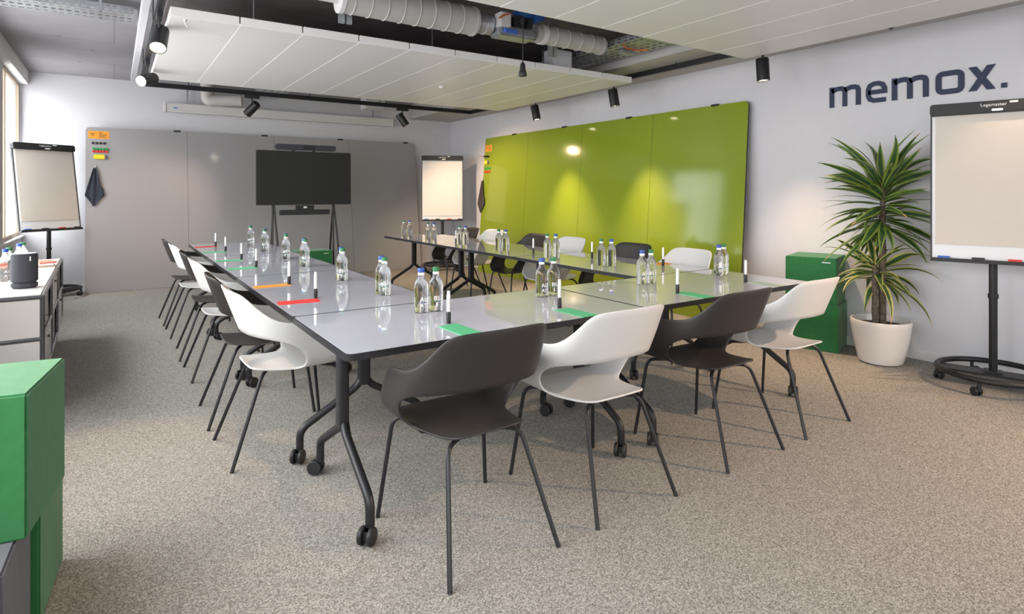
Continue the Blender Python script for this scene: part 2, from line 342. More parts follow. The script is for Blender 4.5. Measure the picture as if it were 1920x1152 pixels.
def spot(loc, target, label, length=.2, rad=.054, power=90, size=48, along='y', lit=True, blend=.5):
    x, y, z = loc; t = thing('track_spotlight', label, 'spotlight', loc, group='black spotlights on the track')
    a = MB(); w = .09
    if along == 'y': a.box(-.017, .017, -w, w, -.038, 0)
    else: a.box(-w, w, -.017, .017, -.038, 0)
    a.build('track_adapter', 'blackpl', t, bevel=.003)
    piv = Vector((0, 0, -.11)); d = (Vector(target) - Vector(loc) - piv).normalized()
    MB().cyl((0, 0, -.028), piv, .009, 10).build('stem', 'blackpl', t)
    back = piv - d * .035; side = d.cross(Vector((0, 0, 1))); side = side.normalized() if side.length > .05 else Vector((1, 0, 0))
    b = MB(); b.lathe([(.03, -.002), (rad * .92, 0), (rad, .008), (rad, length), (rad - .005, length), (rad - .006, length - .012)], 28, (0, 0, 0), cap1=False)
    q = Vector((0, 0, 1)).rotation_difference(d).to_matrix().to_4x4(); body_c = Vector((0, 0, -.172)) - d * (length / 2)
    b.xf(Matrix.Translation(body_c) @ q); b.build('lamp_body', 'black', t)
    e = MB(); e.lathe([(rad - .006, length - .014), (rad - .02, length - .012)], 24); e.xf(Matrix.Translation(body_c) @ q)
    e.build('lens', 'lens' if lit else 'blackpl', t, smooth=0)
    l = bpy.data.lights.new('spot_beam', 'SPOT'); l.energy = power * SPOT_W; l.spot_size = R(size); l.spot_blend = blend; l.color = (1, .68, .42); l.shadow_soft_size = .03
    lo = bpy.data.objects.new('spot_beam', l); COL.objects.link(lo); lo.location = Vector(loc) + body_c + d * (length + .012)
    lo.rotation_euler = (-d).to_track_quat('Z', 'Y').to_euler()
    return t
spot((XTL, 4.80, ZT), (-.15, 2.9, 0), 'lit black spotlight on the window-side track, the one over the tables, glowing lens', power=95)
spot((XTL, 6.6, ZT), (-.95, 5.0, 1.75), 'lit black spotlight on the window-side track turned sideways towards the windows', power=40)
spot((1.47, YT, ZT), (.35, 9.6, 1.0), 'black spotlight on the far track aimed at the grey board, above the television', along='x', power=70, size=60, blend=.9)
spot((3.55, YT, ZT), (4.98, 7.75, .35), 'black spotlight on the far track tilted towards the green board', along='x', power=170, size=124, blend=.7)
spot((XTR, 6.40, ZT), (5.0, 6.0, 0), 'black spotlight over the green board, first from the room corner', power=260, size=58, blend=1)
spot((XTR, 4.90, ZT), (5.0, 4.6, 0), 'black spotlight over the middle of the green board', power=230, size=58, blend=1)
spot((XTR, 3.04, ZT), (4.75, 2.9, 0), 'black spotlight hanging between the green board and the wall lettering', power=150, size=70, blend=.9)
spot((XTR, 1.12, ZT), (5.0, 1.5, 1.2), 'black spotlight on the track above the flip chart by the wall lettering', power=14, size=60, blend=.9)
spot((XTR, -.35, ZT), (3.0, 2.0, 0), 'black spotlight on the track beyond the flip chart, aimed at the front chairs', power=340, size=74, blend=.8)
sn = MB().lathe([(.03, .03), (.03, 0), (.024, -.02), (.008, -.032)], 18); so = sn.build('track_sensor', 'blackpl'); so.location = (4.74, 2.02, 2.56); tag(so, 'small black dome sensor under the raft edge near the wall lettering', 'sensor')

# ------------------------------------------------------------------ services above the rafts
def ringed(x0, x1, r, step, ctr):
    p = [(r, 0)]; x = step * .6
    while x < x1 - x0 - .02: p += [(r, x - .006), (r + .005, x - .003), (r + .005, x + .003), (r, x + .006)]; x += step
    p.append((r, x1 - x0)); return MB().lathe(p, 32, (x0, ctr[0], ctr[1]), (1, 0, 0))
d1 = thing('ventilation_duct', 'large grey ringed ventilation duct running between the two rafts', 'duct')
ringed(1.34, 2.42, .112, .125, (4.15, 2.72)).build('duct_body', 'duct', d1)
MB().lathe([(.06, -.01), (.118, -.01), (.118, .02)], 32, (1.33, 4.15, 2.72), (1, 0, 0)).build('collar', 'ductend', d1)
MB().lathe([(.118, -.012), (.118, .012), (.085, .012)], 32, (2.42, 4.15, 2.72), (1, 0, 0)).build('collar', 'duct', d1)
ringed(2.43, 2.585, .085, .06, (4.15, 2.72)).build('flexible_neck', 'steel', d1)
MB().tube(fillet([(1.34, 4.15, 2.745), (1.0, 4.15, 2.745), (.75, 4.05, 2.75), (.45, 3.75, 2.75)], .2), .075, 20).build('inlet_pipe', 'ductend', d1)
for x in (1.36, 3.3):
    MB().box(x, x + .045, 4.27, 4.29, 2.57, 2.9).box(x + .06, x + .1, 4.27, 4.29, 2.57, 2.9).build('hanger', 'steel', d1)
d2 = thing('ventilation_duct', 'slim grey ringed duct continuing beyond the blue valve', 'duct')
ringed(3.03, 3.84, .082, .14, (4.15, 2.72)).build('duct_body', 'duct', d2)
MB().lathe([(.088, 0), (.088, .05)], 28, (3.1, 4.15, 2.72), (1, 0, 0)).build('clamp_ring', 'ductend', d2)
vl = thing('damper_valve', 'metal damper unit with blue actuator between the two ducts', 'valve')
MB().box(2.6, 2.98, 4.02, 4.2, 2.62, 2.70).build('valve_body', 'steel', vl, bevel=.02)
MB().box(2.60, 2.70, 4.0, 4.1, 2.68, 2.80).build('control_box', 'whiteplastic', vl, bevel=.006)
MB().cyl((2.86, 3.98, 2.83), (2.86, 4.12, 2.83), .045, 20).cyl((2.97, 3.96, 2.81), (2.97, 4.12, 2.81), .045, 20).box(2.8, 3.0, 4.0, 4.12, 2.80, 2.86).build('actuator', 'blueplastic', vl)
MB().box(2.74, 2.84, 4.0, 4.06, 2.70, 2.79).cyl((2.79, 3.99, 2.74), (2.79, 3.94, 2.74), .022, 12).box(2.86, 2.92, 4.0, 4.08, 2.70, 2.78).build('valve_lever', 'blackpl', vl, bevel=.004)
MB().box(2.64, 2.76, 3.99, 4.02, 2.635, 2.665).build('blue_tag', 'blue', vl)
MB().tube([(2.58, 4.0, 2.74), (2.63, 3.99, 2.77), (2.68, 4.0, 2.79)], .008, 6).build('cable', 'orange_cable', vl)
for i, (x, y) in enumerate(((2.52, 3.5), (3.05, 3.35), (3.2, 3.33))):
    o = MB().tube([(x + .05 * math.cos(a), y, 2.78 + .05 * math.sin(a)) for a in [2 * math.pi * k / 20 for k in range(20)]], .0045, 6, closed=True); o.cyl((x, y, 2.825), (x, y, 2.88), .004, 6)
    tag(o.build('cable_ring', 'whiteplastic'), ('white cable ring hanging above the big duct end', 'white cable ring beside the blue valve', 'white cable ring over the slim duct')[i], 'cable ring', 'white cable rings')
pl = thing('hanging_socket', 'black plug socket hanging on a cord between the rafts', 'socket', (2.52, 3.58, 2.19))
MB().tube([(0, 0, .1), (.003, 0, .3), (.01, .02, .695)], .004, 8).build('cord', 'blackpl', pl)
MB().lathe([(.028, 0), (.032, .01), (.028, .03), (.022, .05), (.018, .09), (.008, .105)], 18).build('socket_body', 'blackpl', pl)
def tray(name, label, p0, p1, w, z, h=.06, n=28, rows=3):
    p0, p1 = Vector(p0), Vector(p1); d = (p1 - p0); L = d.length; u = d.normalized(); nv = Vector((-u.y, u.x, 0))
    t = thing(name, label, 'cable tray')
    a = MB(); a.perf((*p0, z) if len(p0) == 2 else (p0.x, p0.y, z), u * L, nv * w, n, rows, .55, .35); a.build('tray_bed', 'steel', t, smooth=0)
    for k in (0, 1):
        o = Vector((p0.x, p0.y, z)) + nv * w * k
        MB().perf(o, u * L, Vector((0, 0, h)), n, 2, .6, .3).build('side_rail', 'steel', t, smooth=0)
    b = MB()
    for s_ in (.2, .8):
        q = p0 + u * L * s_
        for k in (0, 1): r = q + nv * w * k; b.box(r.x - .01, r.x + .01, r.y - .01, r.y + .01, z, 2.88)
    b.build('support', 'steel', t); return t
t1 = tray('cable_tray', 'perforated steel cable tray near the wall above the raft gap', (4.3, 3.2, 0), (4.3, 5.6, 0), .42, 2.70, n=30, rows=5)
MB().tube([(3.95, 3.95, 2.77), (3.93, 3.95, 2.69), (4.0, 3.97, 2.68), (4.15, 3.98, 2.685), (4.2, 3.9, 2.68)], .008, 8).build('orange_cable', 'orange_cable', t1)
MB().box(4.02, 4.2, 4.05, 4.12, 2.665, 2.695).build('strip_lamp', 'steel', t1, bevel=.004)
tray('cable_tray', 'perforated steel cable tray crossing the bare concrete by the windows', (-.98, 5.72, 0), (.13, 5.72, 0), .3, 2.78, n=22, rows=3)
tray('cable_tray', 'perforated steel cable tray above the far track behind the television', (2.02, 7.25, 0), (2.02, 9.3, 0), .36, 2.72, n=26, rows=4)
jb = MB().box(3.58, 3.82, 4.56, 4.72, 2.561, 2.745); tag(jb.build('junction_box', 'greyplastic', bevel=.008), 'pale grey junction box standing on the far raft edge', 'box')
fd = thing('ventilation_pipe', 'pale elbow pipe above the projection screen case', 'pipe')
MB().tube(fillet([(1.12, 9.55, 2.78), (1.12, 9.55, 2.66), (1.3, 9.5, 2.67), (1.56, 9.42, 2.68)], .12, 7), .085, 20).build('elbow', 'duct', fd)
MB().cyl((1.12, 9.55, 2.74), (1.12, 9.55, 2.9), .092, 20).build('flange', 'duct', fd)
db = MB().box(3.3, 3.62, 9.0, 9.25, 2.66, 2.9); tag(db.build('damper_box', 'greyplastic', bevel=.006), 'grey damper box on the ceiling above the projection screen case end', 'box')
pc = thing('projection_screen', 'long white projection screen case hung along the far wall', 'projection screen', (.58, 9.70, 2.475))
MB().box(.03, 3.42, -.055, .055, 0, .125).build('case', 'whiteplastic', pc, bevel=.006)
for x in (0, 3.42): MB().box(x, x + .03, -.062, .062, -.006, .132).build('end_cap', 'whiteplastic', pc, bevel=.004)
MB().box(.05, 3.40, -.068, -.055, .0, .012).build('bottom_bar', 'trim', pc, bevel=.002)
MB().box(.12, .17, -.058, -.055, .05, .065).build('label_plate', 'blue', pc)
for x in (.3, 3.1): MB().box(x - .012, x + .012, -.012, .012, .125, 2.9 - 2.475).build('bracket', 'steel', pc)

# ------------------------------------------------------------------ wall lettering
def strokes(mb, pts, w, closed=False, z=.004):
    P = [Vector(p) for p in pts]; n = len(P); Lf = []; Rt = []
    for i, p in enumerate(P):
        a = (p - P[i - 1]) if (i or closed) else None; b = (P[(i + 1) % n] - p) if (i < n - 1 or closed) else None
        a = a.normalized() if a is not None else None; b = b.normalized() if b is not None else None
        t = (a or b) if a is None or b is None else (a + b).normalized()
        nn = Vector((-t.y, t.x)); k = 1 if a is None or b is None else 1 / max(.5, nn.dot(Vector((-a.y, a.x))))
        Lf.append(p + nn * w / 2 * k); Rt.append(p - nn * w / 2 * k)
    m = n if closed else n - 1
    for i in range(m):
        j = (i + 1) % n; mb.prism([tuple(Lf[i]), tuple(Rt[i]), tuple(Rt[j]), tuple(Lf[j])], 0, z)
    return mb
lt = thing('wall_lettering', 'navy lettering on the white wall above the potted plant', 'sign', (XR, 2.752, 2.077), -math.pi / 2)
pxy = lambda px: XR / math.tan(YAW + math.atan((px - 960) / FPX))
XH = .18; SW = .041
def put_letter(x0p, x1p, build, h=XH, z0=0):
    a = 2.752 - pxy(x0p); w = pxy(x0p) - pxy(x1p); mb = MB(); build(mb, w, h)
    mb.xf(Matrix.Translation((a, -.004, z0)) @ Matrix.Rotation(R(90), 4, 'X')); mb.build('letter', 'logo', lt, smooth=0)
def L_m(mb, w, h):
    s = SW; strokes(mb, [(s / 2, 0), (s / 2, h)], s); 
    for k in (0, 1):
        x0 = s / 2 + k * (w - s) / 2; x1 = x0 + (w - s) / 2
        strokes(mb, [(x0, h * .78), (x0 + .03, h - s * .62), (x0 + .05, h - s / 2), (x1 - .03, h - s / 2), (x1 - .008, h - s * .72), (x1, h - s * 1.15), (x1, 0)], s)
def L_e(mb, w, h):
    s = SW * .95; r = .045; x1 = w - s / 2; x0 = s / 2
    strokes(mb, [(x0, h * .50), (x1, h * .50), (x1, h - s / 2 - r), (x1 - r * .35, h - s / 2 - r * .3), (x1 - r, h - s / 2), (x0 + r, h - s / 2), (x0 + r * .3, h - s / 2 - r * .3), (x0, h - s / 2 - r), (x0, s / 2 + r), (x0 + r * .3, s / 2 + r * .3), (x0 + r, s / 2), (w - .01, s / 2)], s)
def L_o(mb, w, h):
    s = SW; poly = [(x + w / 2, y + h / 2) for x, y in rrect(w - s, h - s, .03, 4)]; strokes(mb, poly, s, True)
def L_x(mb, w, h):
    k = SW * 1.25
    mb.prism([(0, 0), (k, 0), (w, h), (w - k, h)], 0, .004); mb.prism([(0, h), (w - k, 0), (w, 0), (k, h)], 0, .0041)
put_letter(1556, 1614.5, L_m); put_letter(1624, 1664, L_e); put_letter(1672.5, 1742, L_m); put_letter(1754.5, 1809, L_o); put_letter(1816, 1867.5, L_x)
put_letter(1877.5, 1889, lambda mb, w, h: mb.prism([(0, 0), (w, 0), (w, w), (0, w)], 0, .004))

# ------------------------------------------------------------------ leaning boards
def leaning(name, label, n, pw, H, mat_, seamgap, loc, rz, lean, clips):
    """local: x along the board, front face towards -y, bottom at the origin, top leans to +y"""
    t = thing(name, label, 'board', loc, rz); t.rotation_euler = (0, 0, rz); Wd = n * pw
    T = Matrix.Rotation(-lean, 4, 'X')
    for i in range(n):
        cs = (1 if i == n - 1 else 0, 1 if i == 0 else 0, 1 if i == 0 else 0, 1 if i == n - 1 else 0)
        g = seamgap / 2
        x0, x1 = i * pw + (g if i else 0), (i + 1) * pw - (g if i < n - 1 else 0)
        poly = rrect(x1 - x0, H, .05, 5, (x0 + x1) / 2, H / 2, cs)
        a = MB(); k = len(poly)
        a.mi(1).prism(poly, 0, .018, cap=False); a.mi(1).add([(x, y, 0) for x, y in poly], [tuple(range(k))]); a.mi(0).add([(x, y, .018) for x, y in poly], [tuple(range(k))])
        a.xf(T @ Matrix.Translation((0, 0, 0)) @ Matrix.Rotation(R(90), 4, 'X'))
        a.build('panel', [mat_, 'boardedge'], t, smooth=0, weld=True)
    for x in clips:
        c = MB().box(x - .045, x + .045, -.024, .01, H - .012, H + .012); c.xf(T); c.build('clip', 'blackpl', t, bevel=.003)
    return t, T
GYX, GYB, GYL = -.318, 9.46, math.atan2(.30, 2.2)
gb, GT = leaning('whiteboard', 'long light grey lacquered whiteboard leaning on the far wall', 4, 1.196, 2.225, 'graybd', .003, (GYX, GYB, 0), 0, GYL,
                 [ypx for ypx in (1.07, 2.26, 3.45, 4.62)])
gnx = lambda px, y=9.72: y * math.tan(YAW + math.atan((px - 960) / FPX)) - GYX
HB, HL = 2.245, math.atan2(.16, 2.24)
hb_, HT = leaning('whiteboard', 'long glossy green whiteboard leaning on the side wall', 4, 1.25, HB, 'greenbd', .003, (5.085, 8.52, 0), -math.pi / 2, HL, [.85, 2.1, 3.35, 4.6])
def on_board(o, base, T, x, s, off=.0185):
    """stick an object built in local (x right, z up, -y out) onto a leaning board: top-level, world matrix from the board"""
    o.matrix_world = base.matrix_basis @ T @ Matrix.Translation((x, -off, s)); return o
gb_m = gb.matrix_basis; 
def sticker(base, T, x, s, w, h, words_):
    t = thing('notice_card', words_, 'card'); on_board(t, base, T, x, s)
    MB().box(-w / 2, w / 2, -.0012, 0, -h / 2, h / 2).build('card', 'card_orange', t, smooth=0)
    p = MB()
    for a, b, c, d in ((-.42, -.18, .12, .2), (-.38, -.22, -.02, .05), (-.33, -.27, -.16, -.08), (.0, .16, .22, .32), (0, .36, .06, .11), (0, .42, -.06, -.01), (0, .3, -.2, -.13), (.0, .38, -.34, -.28)):
        p.box(a * w, b * w, -.0016, -.0012, c * h, d * h)
    p.build('print', 'ink', t, smooth=0); return t
ORD = ['first', 'second', 'third', 'fourth', 'fifth', 'sixth']
def magnets(base, T, x, s, dx, n, m, r, colour, where, grp):
    a = MB().lathe([(r * .85, 0), (r, .003), (r, .010), (r * .8, .014)], 14, (0, 0, 0), (0, -1, 0)); me = a.mesh('magnet', m)
    for i in range(n):
        o = link('magnet', me); on_board(o, base, T, x + i * dx, s); tag(o, '%s %s round magnet from the window end of the row on the %s' % (ORD[i], colour, where), 'magnet', grp)
def towel(base, T, x, s, label, m, w=.2, h=.52, flip=1):
    t = thing('hanging_towel', label, 'towel'); on_board(t, base, T, x, s)
    nu, nv = 12, 16; vs = []; fs = []
    for j in range(nv + 1):
        v = j / nv
        half = (.012 + (w / 2 - .012) * min(1, v / .74) ** .9) if v < .74 else (w / 2) * (1 - (v - .74) / .26) + .002
        for i in range(nu + 1):
            u = i / nu * 2 - 1; bot = -v * h * (1 - .05 * abs(u)); sh = flip * .03 * v * (1 if v < .74 else 1)
            vs.append((u * half - sh * .6 + (.018 * flip if v > .5 and u > .6 else 0), -.012 - .014 * (1 - v * .4) * (1 + math.cos(u * 7 + .6)) * .8, bot))
    for j in range(nv):
        for i in range(nu): k = j * (nu + 1) + i; fs.append((k, k + 1, k + nu + 2, k + nu + 1))
    b = MB().add(vs, fs); o = b.build('cloth', m, t, smooth=70)
    md = o.modifiers.new('thick', 'SOLIDIFY'); md.thickness = .006; md.offset = -1; bake(o)
    MB().lathe([(.016, 0), (.014, .006)], 12, (0, 0, .03), (0, -1, 0)).tube([(0, -.004, .03), (0, -.022, .025), (0, -.026, .008), (0, -.018, -.002)], .004, 8).build('hook', 'steel', t)
    return t
sticker(gb, GT, .145, 2.12, .235, .105, 'orange notice card at the top window end of the grey whiteboard')
magnets(gb, GT, .08, 2.005, .043, 4, 'blackpl', .016, 'black', 'grey whiteboard', 'black magnets on the grey whiteboard')
pens_ = MB()
magnets(gb, GT, .09, 1.925, .036, 5, 'green', .017, 'green', 'grey whiteboard', 'green magnets on the grey whiteboard')
magnets(gb, GT, .09, 1.89, .036, 5, 'red', .017, 'red', 'grey whiteboard', 'red magnets on the grey whiteboard')
def sponge(base, T, x, s, label, w=.13):
    t = thing('board_eraser', label, 'eraser'); on_board(t, base, T, x, s)
    MB().box(-w / 2, w / 2, -.03, 0, -.03, .03).build('eraser_pad', 'card_yellow', t, bevel=.006)
    MB().box(w / 2 - .012, w / 2 + .001, -.031, 0, -.03, .03).build('end_strip', 'greyprint', t)
sponge(gb, GT, .155, 1.815, 'yellow eraser stuck under the magnets on the grey whiteboard')
towel(gb, GT, .105, 1.66, 'dark navy cloth hanging from a hook on the grey whiteboard', 'towel')
sticker(hb_, HT, .12, 2.07, .2, .11, 'orange notice card at the corner end of the green whiteboard')
sh = thing('pen_shelf', 'little black pen holder sticking out of the green whiteboard edge', 'pen holder'); on_board(sh, hb_, HT, .10, 1.93)
MB().box(-.06, .06, -.05, 0, -.012, .012).build('holder', 'blackpl', sh, bevel=.003); MB().cyl((-.06, -.03, .005), (-.21, -.03, .018), .007, 8).build('pen', 'winframe', sh)
sponge(hb_, HT, .10, 1.83, 'yellow eraser above the magnets on the green whiteboard', .11)
magnets(hb_, HT, .06, 1.73, .036, 5, 'green', .017, 'green', 'green whiteboard', 'green magnets on the green whiteboard')
magnets(hb_, HT, .06, 1.67, .036, 5, 'red', .017, 'red', 'green whiteboard', 'red magnets on the green whiteboard')
towel(hb_, HT, .02, 1.52, 'dark grey cloth hanging from the edge of the green whiteboard', 'browntowel', .2, .55, 1)

# ------------------------------------------------------------------ television on stand
tv = thing('television', 'black wide television on a slim black A-frame stand', 'television', (2.153, 8.2, 0))
MB().box(-.625, .625, -.02, .03, 1.155, 1.88).build('housing', 'blackpl', tv, bevel=.005)
MB().box(-.617, .617, -.0215, -.0195, 1.167, 1.873).build('screen', 'screen', tv, smooth=0)
st = MB()
for sx in (-1, 1):
    x = sx * .40
    for p, q in (((x - .06, -.16, 0), (x - .01, .05, 1.2)), ((x + .07, -.14, 0), (x + .0, .05, 1.2)), ((x + .02, .38, 0), (x, .06, 1.25))):
        MB().tube([p, q], .013, 8).build('stand_leg', 'black', tv)
MB().box(-.42, .42, .04, .07, 1.3, 1.36).box(-.42, .42, .04, .07, 1.62, 1.68).build('mounting_rail', 'black', tv)
sb = thing('video_bar', 'dark grey conference camera bar standing on the television', 'camera bar', (2.165, 8.2, 1.881))
MB().prism(rrect(.80, .075, .033, 6), -.05, .03).xf(Matrix.Translation((0, 0, .052)) @ Matrix.Rotation(R(90), 4, 'X')).build('bar_body', 'mesh', sb, bevel=.006)
MB().box(-.04, .11, -.035, -.029, .03, .075).build('camera_window', 'blackpl', sb, bevel=.006)
for x in (-.17, .1): MB().box(x - .015, x + .015, -.02, .02, 0, .02).build('foot', 'blackpl', sb)
lb = thing('soundbar', 'flat black soundbar fixed under the television', 'soundbar', (2.147, 8.19, 1.02))
MB().box(-.33, .33, -.03, .03, 0, .07).build('bar_body', 'blackpl', lb, bevel=.008)
MB().box(-.12, .12, -.01, .02, .07, .130).build('bracket', 'blackpl', lb); MB().box(-.022, .022, -.0115, -.0095, .09, .115).build('badge', 'whiteprint', lb)

# ------------------------------------------------------------------ casters, flip charts
def caster_mb(r=.034, w=.017, gap=.011, ang=0, stem=.075, x=0, y=0):
    b = MB()
    for s_ in (-1, 1):
        a0, a1 = sorted((s_ * gap, s_ * (gap + w)))
        b.lathe([(r * .55, -.001), (r * .9, 0), (r, .004), (r, w - .004), (r * .9, w), (r * .55, w + .001)], 20, (0, a0, r), (0, 1, 0))
    b.box(-.012, .012, -gap * .8, gap * .8, r * .6, r + .02); b.cyl((.022, 0, r + .008), (.022, 0, stem), .011, 10); b.box(-.01, .03, -gap * .85, gap * .85, r + .004, r + .02)
    b.xf(Matrix.Translation((x, y, 0)) @ Matrix.Rotation(ang, 4, 'Z') @ Matrix.Translation((-.022, 0, 0))); return b
def flipchart(loc, rz, label, paper, tilt, ringr=.31, plain=True, pad=(0, .93), logo=True):
    t = thing('flip_chart', label, 'flip chart', loc, rz)     # board faces local -y
    bw, bh, zb = .68, 1.07, .86; T = Matrix.Translation((0, -.022, zb)) @ Matrix.Rotation(-tilt, 4, 'X')
    def part(mb, nm, m, **k): mb.xf(T); return mb.build(nm, m, t, **k)
    part(MB().box(-bw / 2, bw / 2, 0, .02, 0, bh), 'board', 'whiteboard', bevel=.004)
    part(MB().box(-bw / 2 - .008, -bw / 2, -.004, .024, 0, bh).box(bw / 2, bw / 2 + .008, -.004, .024, 0, bh), 'frame_edge', 'blackpl')
    part(MB().prism(rrect(bw + .02, .082, .02, 4), -.02, .045).xf(Matrix.Translation((0, 0, bh - .025)) @ Matrix.Rotation(R(90), 4, 'X')), 'clamp_bar', 'blackpl', bevel=.006)
    part(MB().box(-bw / 2 + .02, bw / 2 - .015, -.008, 0, bh - .93 * pad[1] + .0, bh - .05), 'paper_pad', paper, smooth=0)
    part(MB().box(-bw / 2 - .008, bw / 2 + .008, -.045, .015, -.02, -.004).box(-bw / 2, bw / 2, -.047, -.043, -.02, .006), 'pen_tray', 'blackpl')
    for x, c in ((-.27, 'blue'), (-.08, 'blackpl'), (.11, 'red'), (.29, 'blackpl')): part(MB().cyl((x - .035, -.028, .008), (x + .035, -.028, .008), .011, 10), 'marker', c)
    if logo:
        me = text_mesh('lettering', 'Legamaster', .03, 'whiteprint'); o = link('lettering', me, t); o.matrix_basis = T @ Matrix.Translation((0, -.0472, bh - .022)) @ Matrix.Rotation(R(90), 4, 'X')
        part(MB().prism(rrect(.06, .016, .007, 3), 0, .001).xf(Matrix.Translation((.02, -.0465, bh - .048)) @ Matrix.Rotation(R(90), 4, 'X')), 'logo_badge', 'whiteprint')
        part(MB().prism(rrect(.045, .013, .006, 3), 0, .001).xf(Matrix.Translation((.105, -.0465, bh - .0)) @ Matrix.Rotation(R(105), 4, 'X')), 'logo_badge', 'whiteprint')
    MB().cyl((0, .03, .1), (0, .03, .90), .024, 18).cyl((0, .03, .6), (0, .03, .63), .03, 18).box(-.05, .05, .03 + tilt * .5, .055 + tilt * .9, .84, 1.12).build('pole', 'black', t)
    MB().tube([(ringr * math.cos(a), ringr * math.sin(a), .105) for a in [2 * math.pi * k / 40 for k in range(40)]], .019, 12, closed=True).build('base_ring', 'black', t)
    MB().box(-ringr, ringr, -.075, .075, .085, .1).box(-.05, .05, -.05, .05, .1, .112).build('base_plate', 'black', t, bevel=.002)
    for k in range(5):
        a = R(72 * k + 40); caster_mb(.029, .014, .009, a + 1, .09, ringr * math.cos(a), ringr * math.sin(a)).build('caster', 'blackpl', t)
    return t
flipchart((4.955, 1.475, 0), R(-72.5), 'flip chart on a ring base by the wall lettering and potted plant', 'paper', R(1), pad=(0, 1.045))
flipchart((-.665, 9.36, 0), R(33), 'flip chart by the windows, tilted back, beige paper', 'paper', R(9), pad=(0, 1.03))
flipchart((4.62, 8.93, 0), R(-27), 'flip chart in the corner between the grey and the green board', 'paperwhite', R(1), pad=(0, 1.08))

# ------------------------------------------------------------------ tables
TL, TW, TZ = 1.541, .783, .74
def make_table():
    t = thing('conference_table', '', 'table', group='folding tables set in a U')
    poly = rrect(TL, TW, .03, 5); inner = rrect(TL - .013, TW - .013, .025, 5)
    MB().prism(inner, .7165, .740).build('tabletop', 'tabletop', t, bevel=.0006, seg=1)
    e = MB(); n = len(poly)
    e.prism(poly, .714, .7396, cap=False); e.add([(x, y, .7396) for x, y in poly] + [(x, y, .7396) for x, y in inner], [(i, (i + 1) % n, n + (i + 1) % n, n + i) for i in range(n)])
    e.add([(x, y, .714) for x, y in poly], [tuple(range(n))]); e.build('edge_band', 'tube', t, weld=True)
    MB().box(-TL / 2 + .11, TL / 2 - .11, -.03, .03, .665, .714).build('beam', 'black', t, bevel=.003)
    for sx in (-1, 1):
        for sy in (-1, 1): MB().box(sx * .46 - .03, sx * .46 + .03, sy * .30 - .03, sy * .30 + .03, .70, .714).build('stacking_pad', 'blackpl', t, bevel=.003)
    for sx in (-1, 1):
        x = sx * (TL / 2 - .113)
        MB().prism(rrect(.044, .062, .012, 3, x, 0), .325, .70).box(x - .05, x + .05, -.12, .12, .700, .714).build('column', 'tube', t)
        for sy in (-1, 1):
            f = MB().tube(fillet([(x, sy * .012, .355), (x, sy * .04, .315), (x, sy * .325, .155), (x, sy * .325, .062)], .05, 6), .0185, 12).build('foot', 'tube', t)
            caster_mb(ang=R(40 * sx * sy + 75 * (sx > 0)), x=x, y=sy * .325).build('caster', 'blackpl', f)
    return t
TABLE = make_table(); used = 0; XA, XB = .69, 3.78
YFR = 2.08; TCY = YFR + TW / 2; YS = YFR + TW + .004; LP = TL + .006
spots_t = [((XA + TL / 2, TCY, 0), 0, 'white folding table at the front, corner end on the window side'),
           ((XA + TL * 1.5 + .006, TCY, 0), 0, 'white folding table at the front, end beside the green foam blocks')]
for i, w in enumerate(('touching the front tables', 'in the middle of the row', 'at the television end')):
    spots_t.append(((XA + TW / 2, YS + LP * i + TL / 2, 0), math.pi / 2, 'white folding table in the window-side row, ' + w))
for i, w in enumerate(('touching the front tables', 'in the middle of the row', 'at the flip chart end')):
    spots_t.append(((XB - TW / 2, YS + LP * i + TL / 2, 0), math.pi / 2, 'white folding table in the green-board row, ' + w))
for loc, rz, lab in spots_t: place(TABLE, used, loc, rz, lab); used = 1

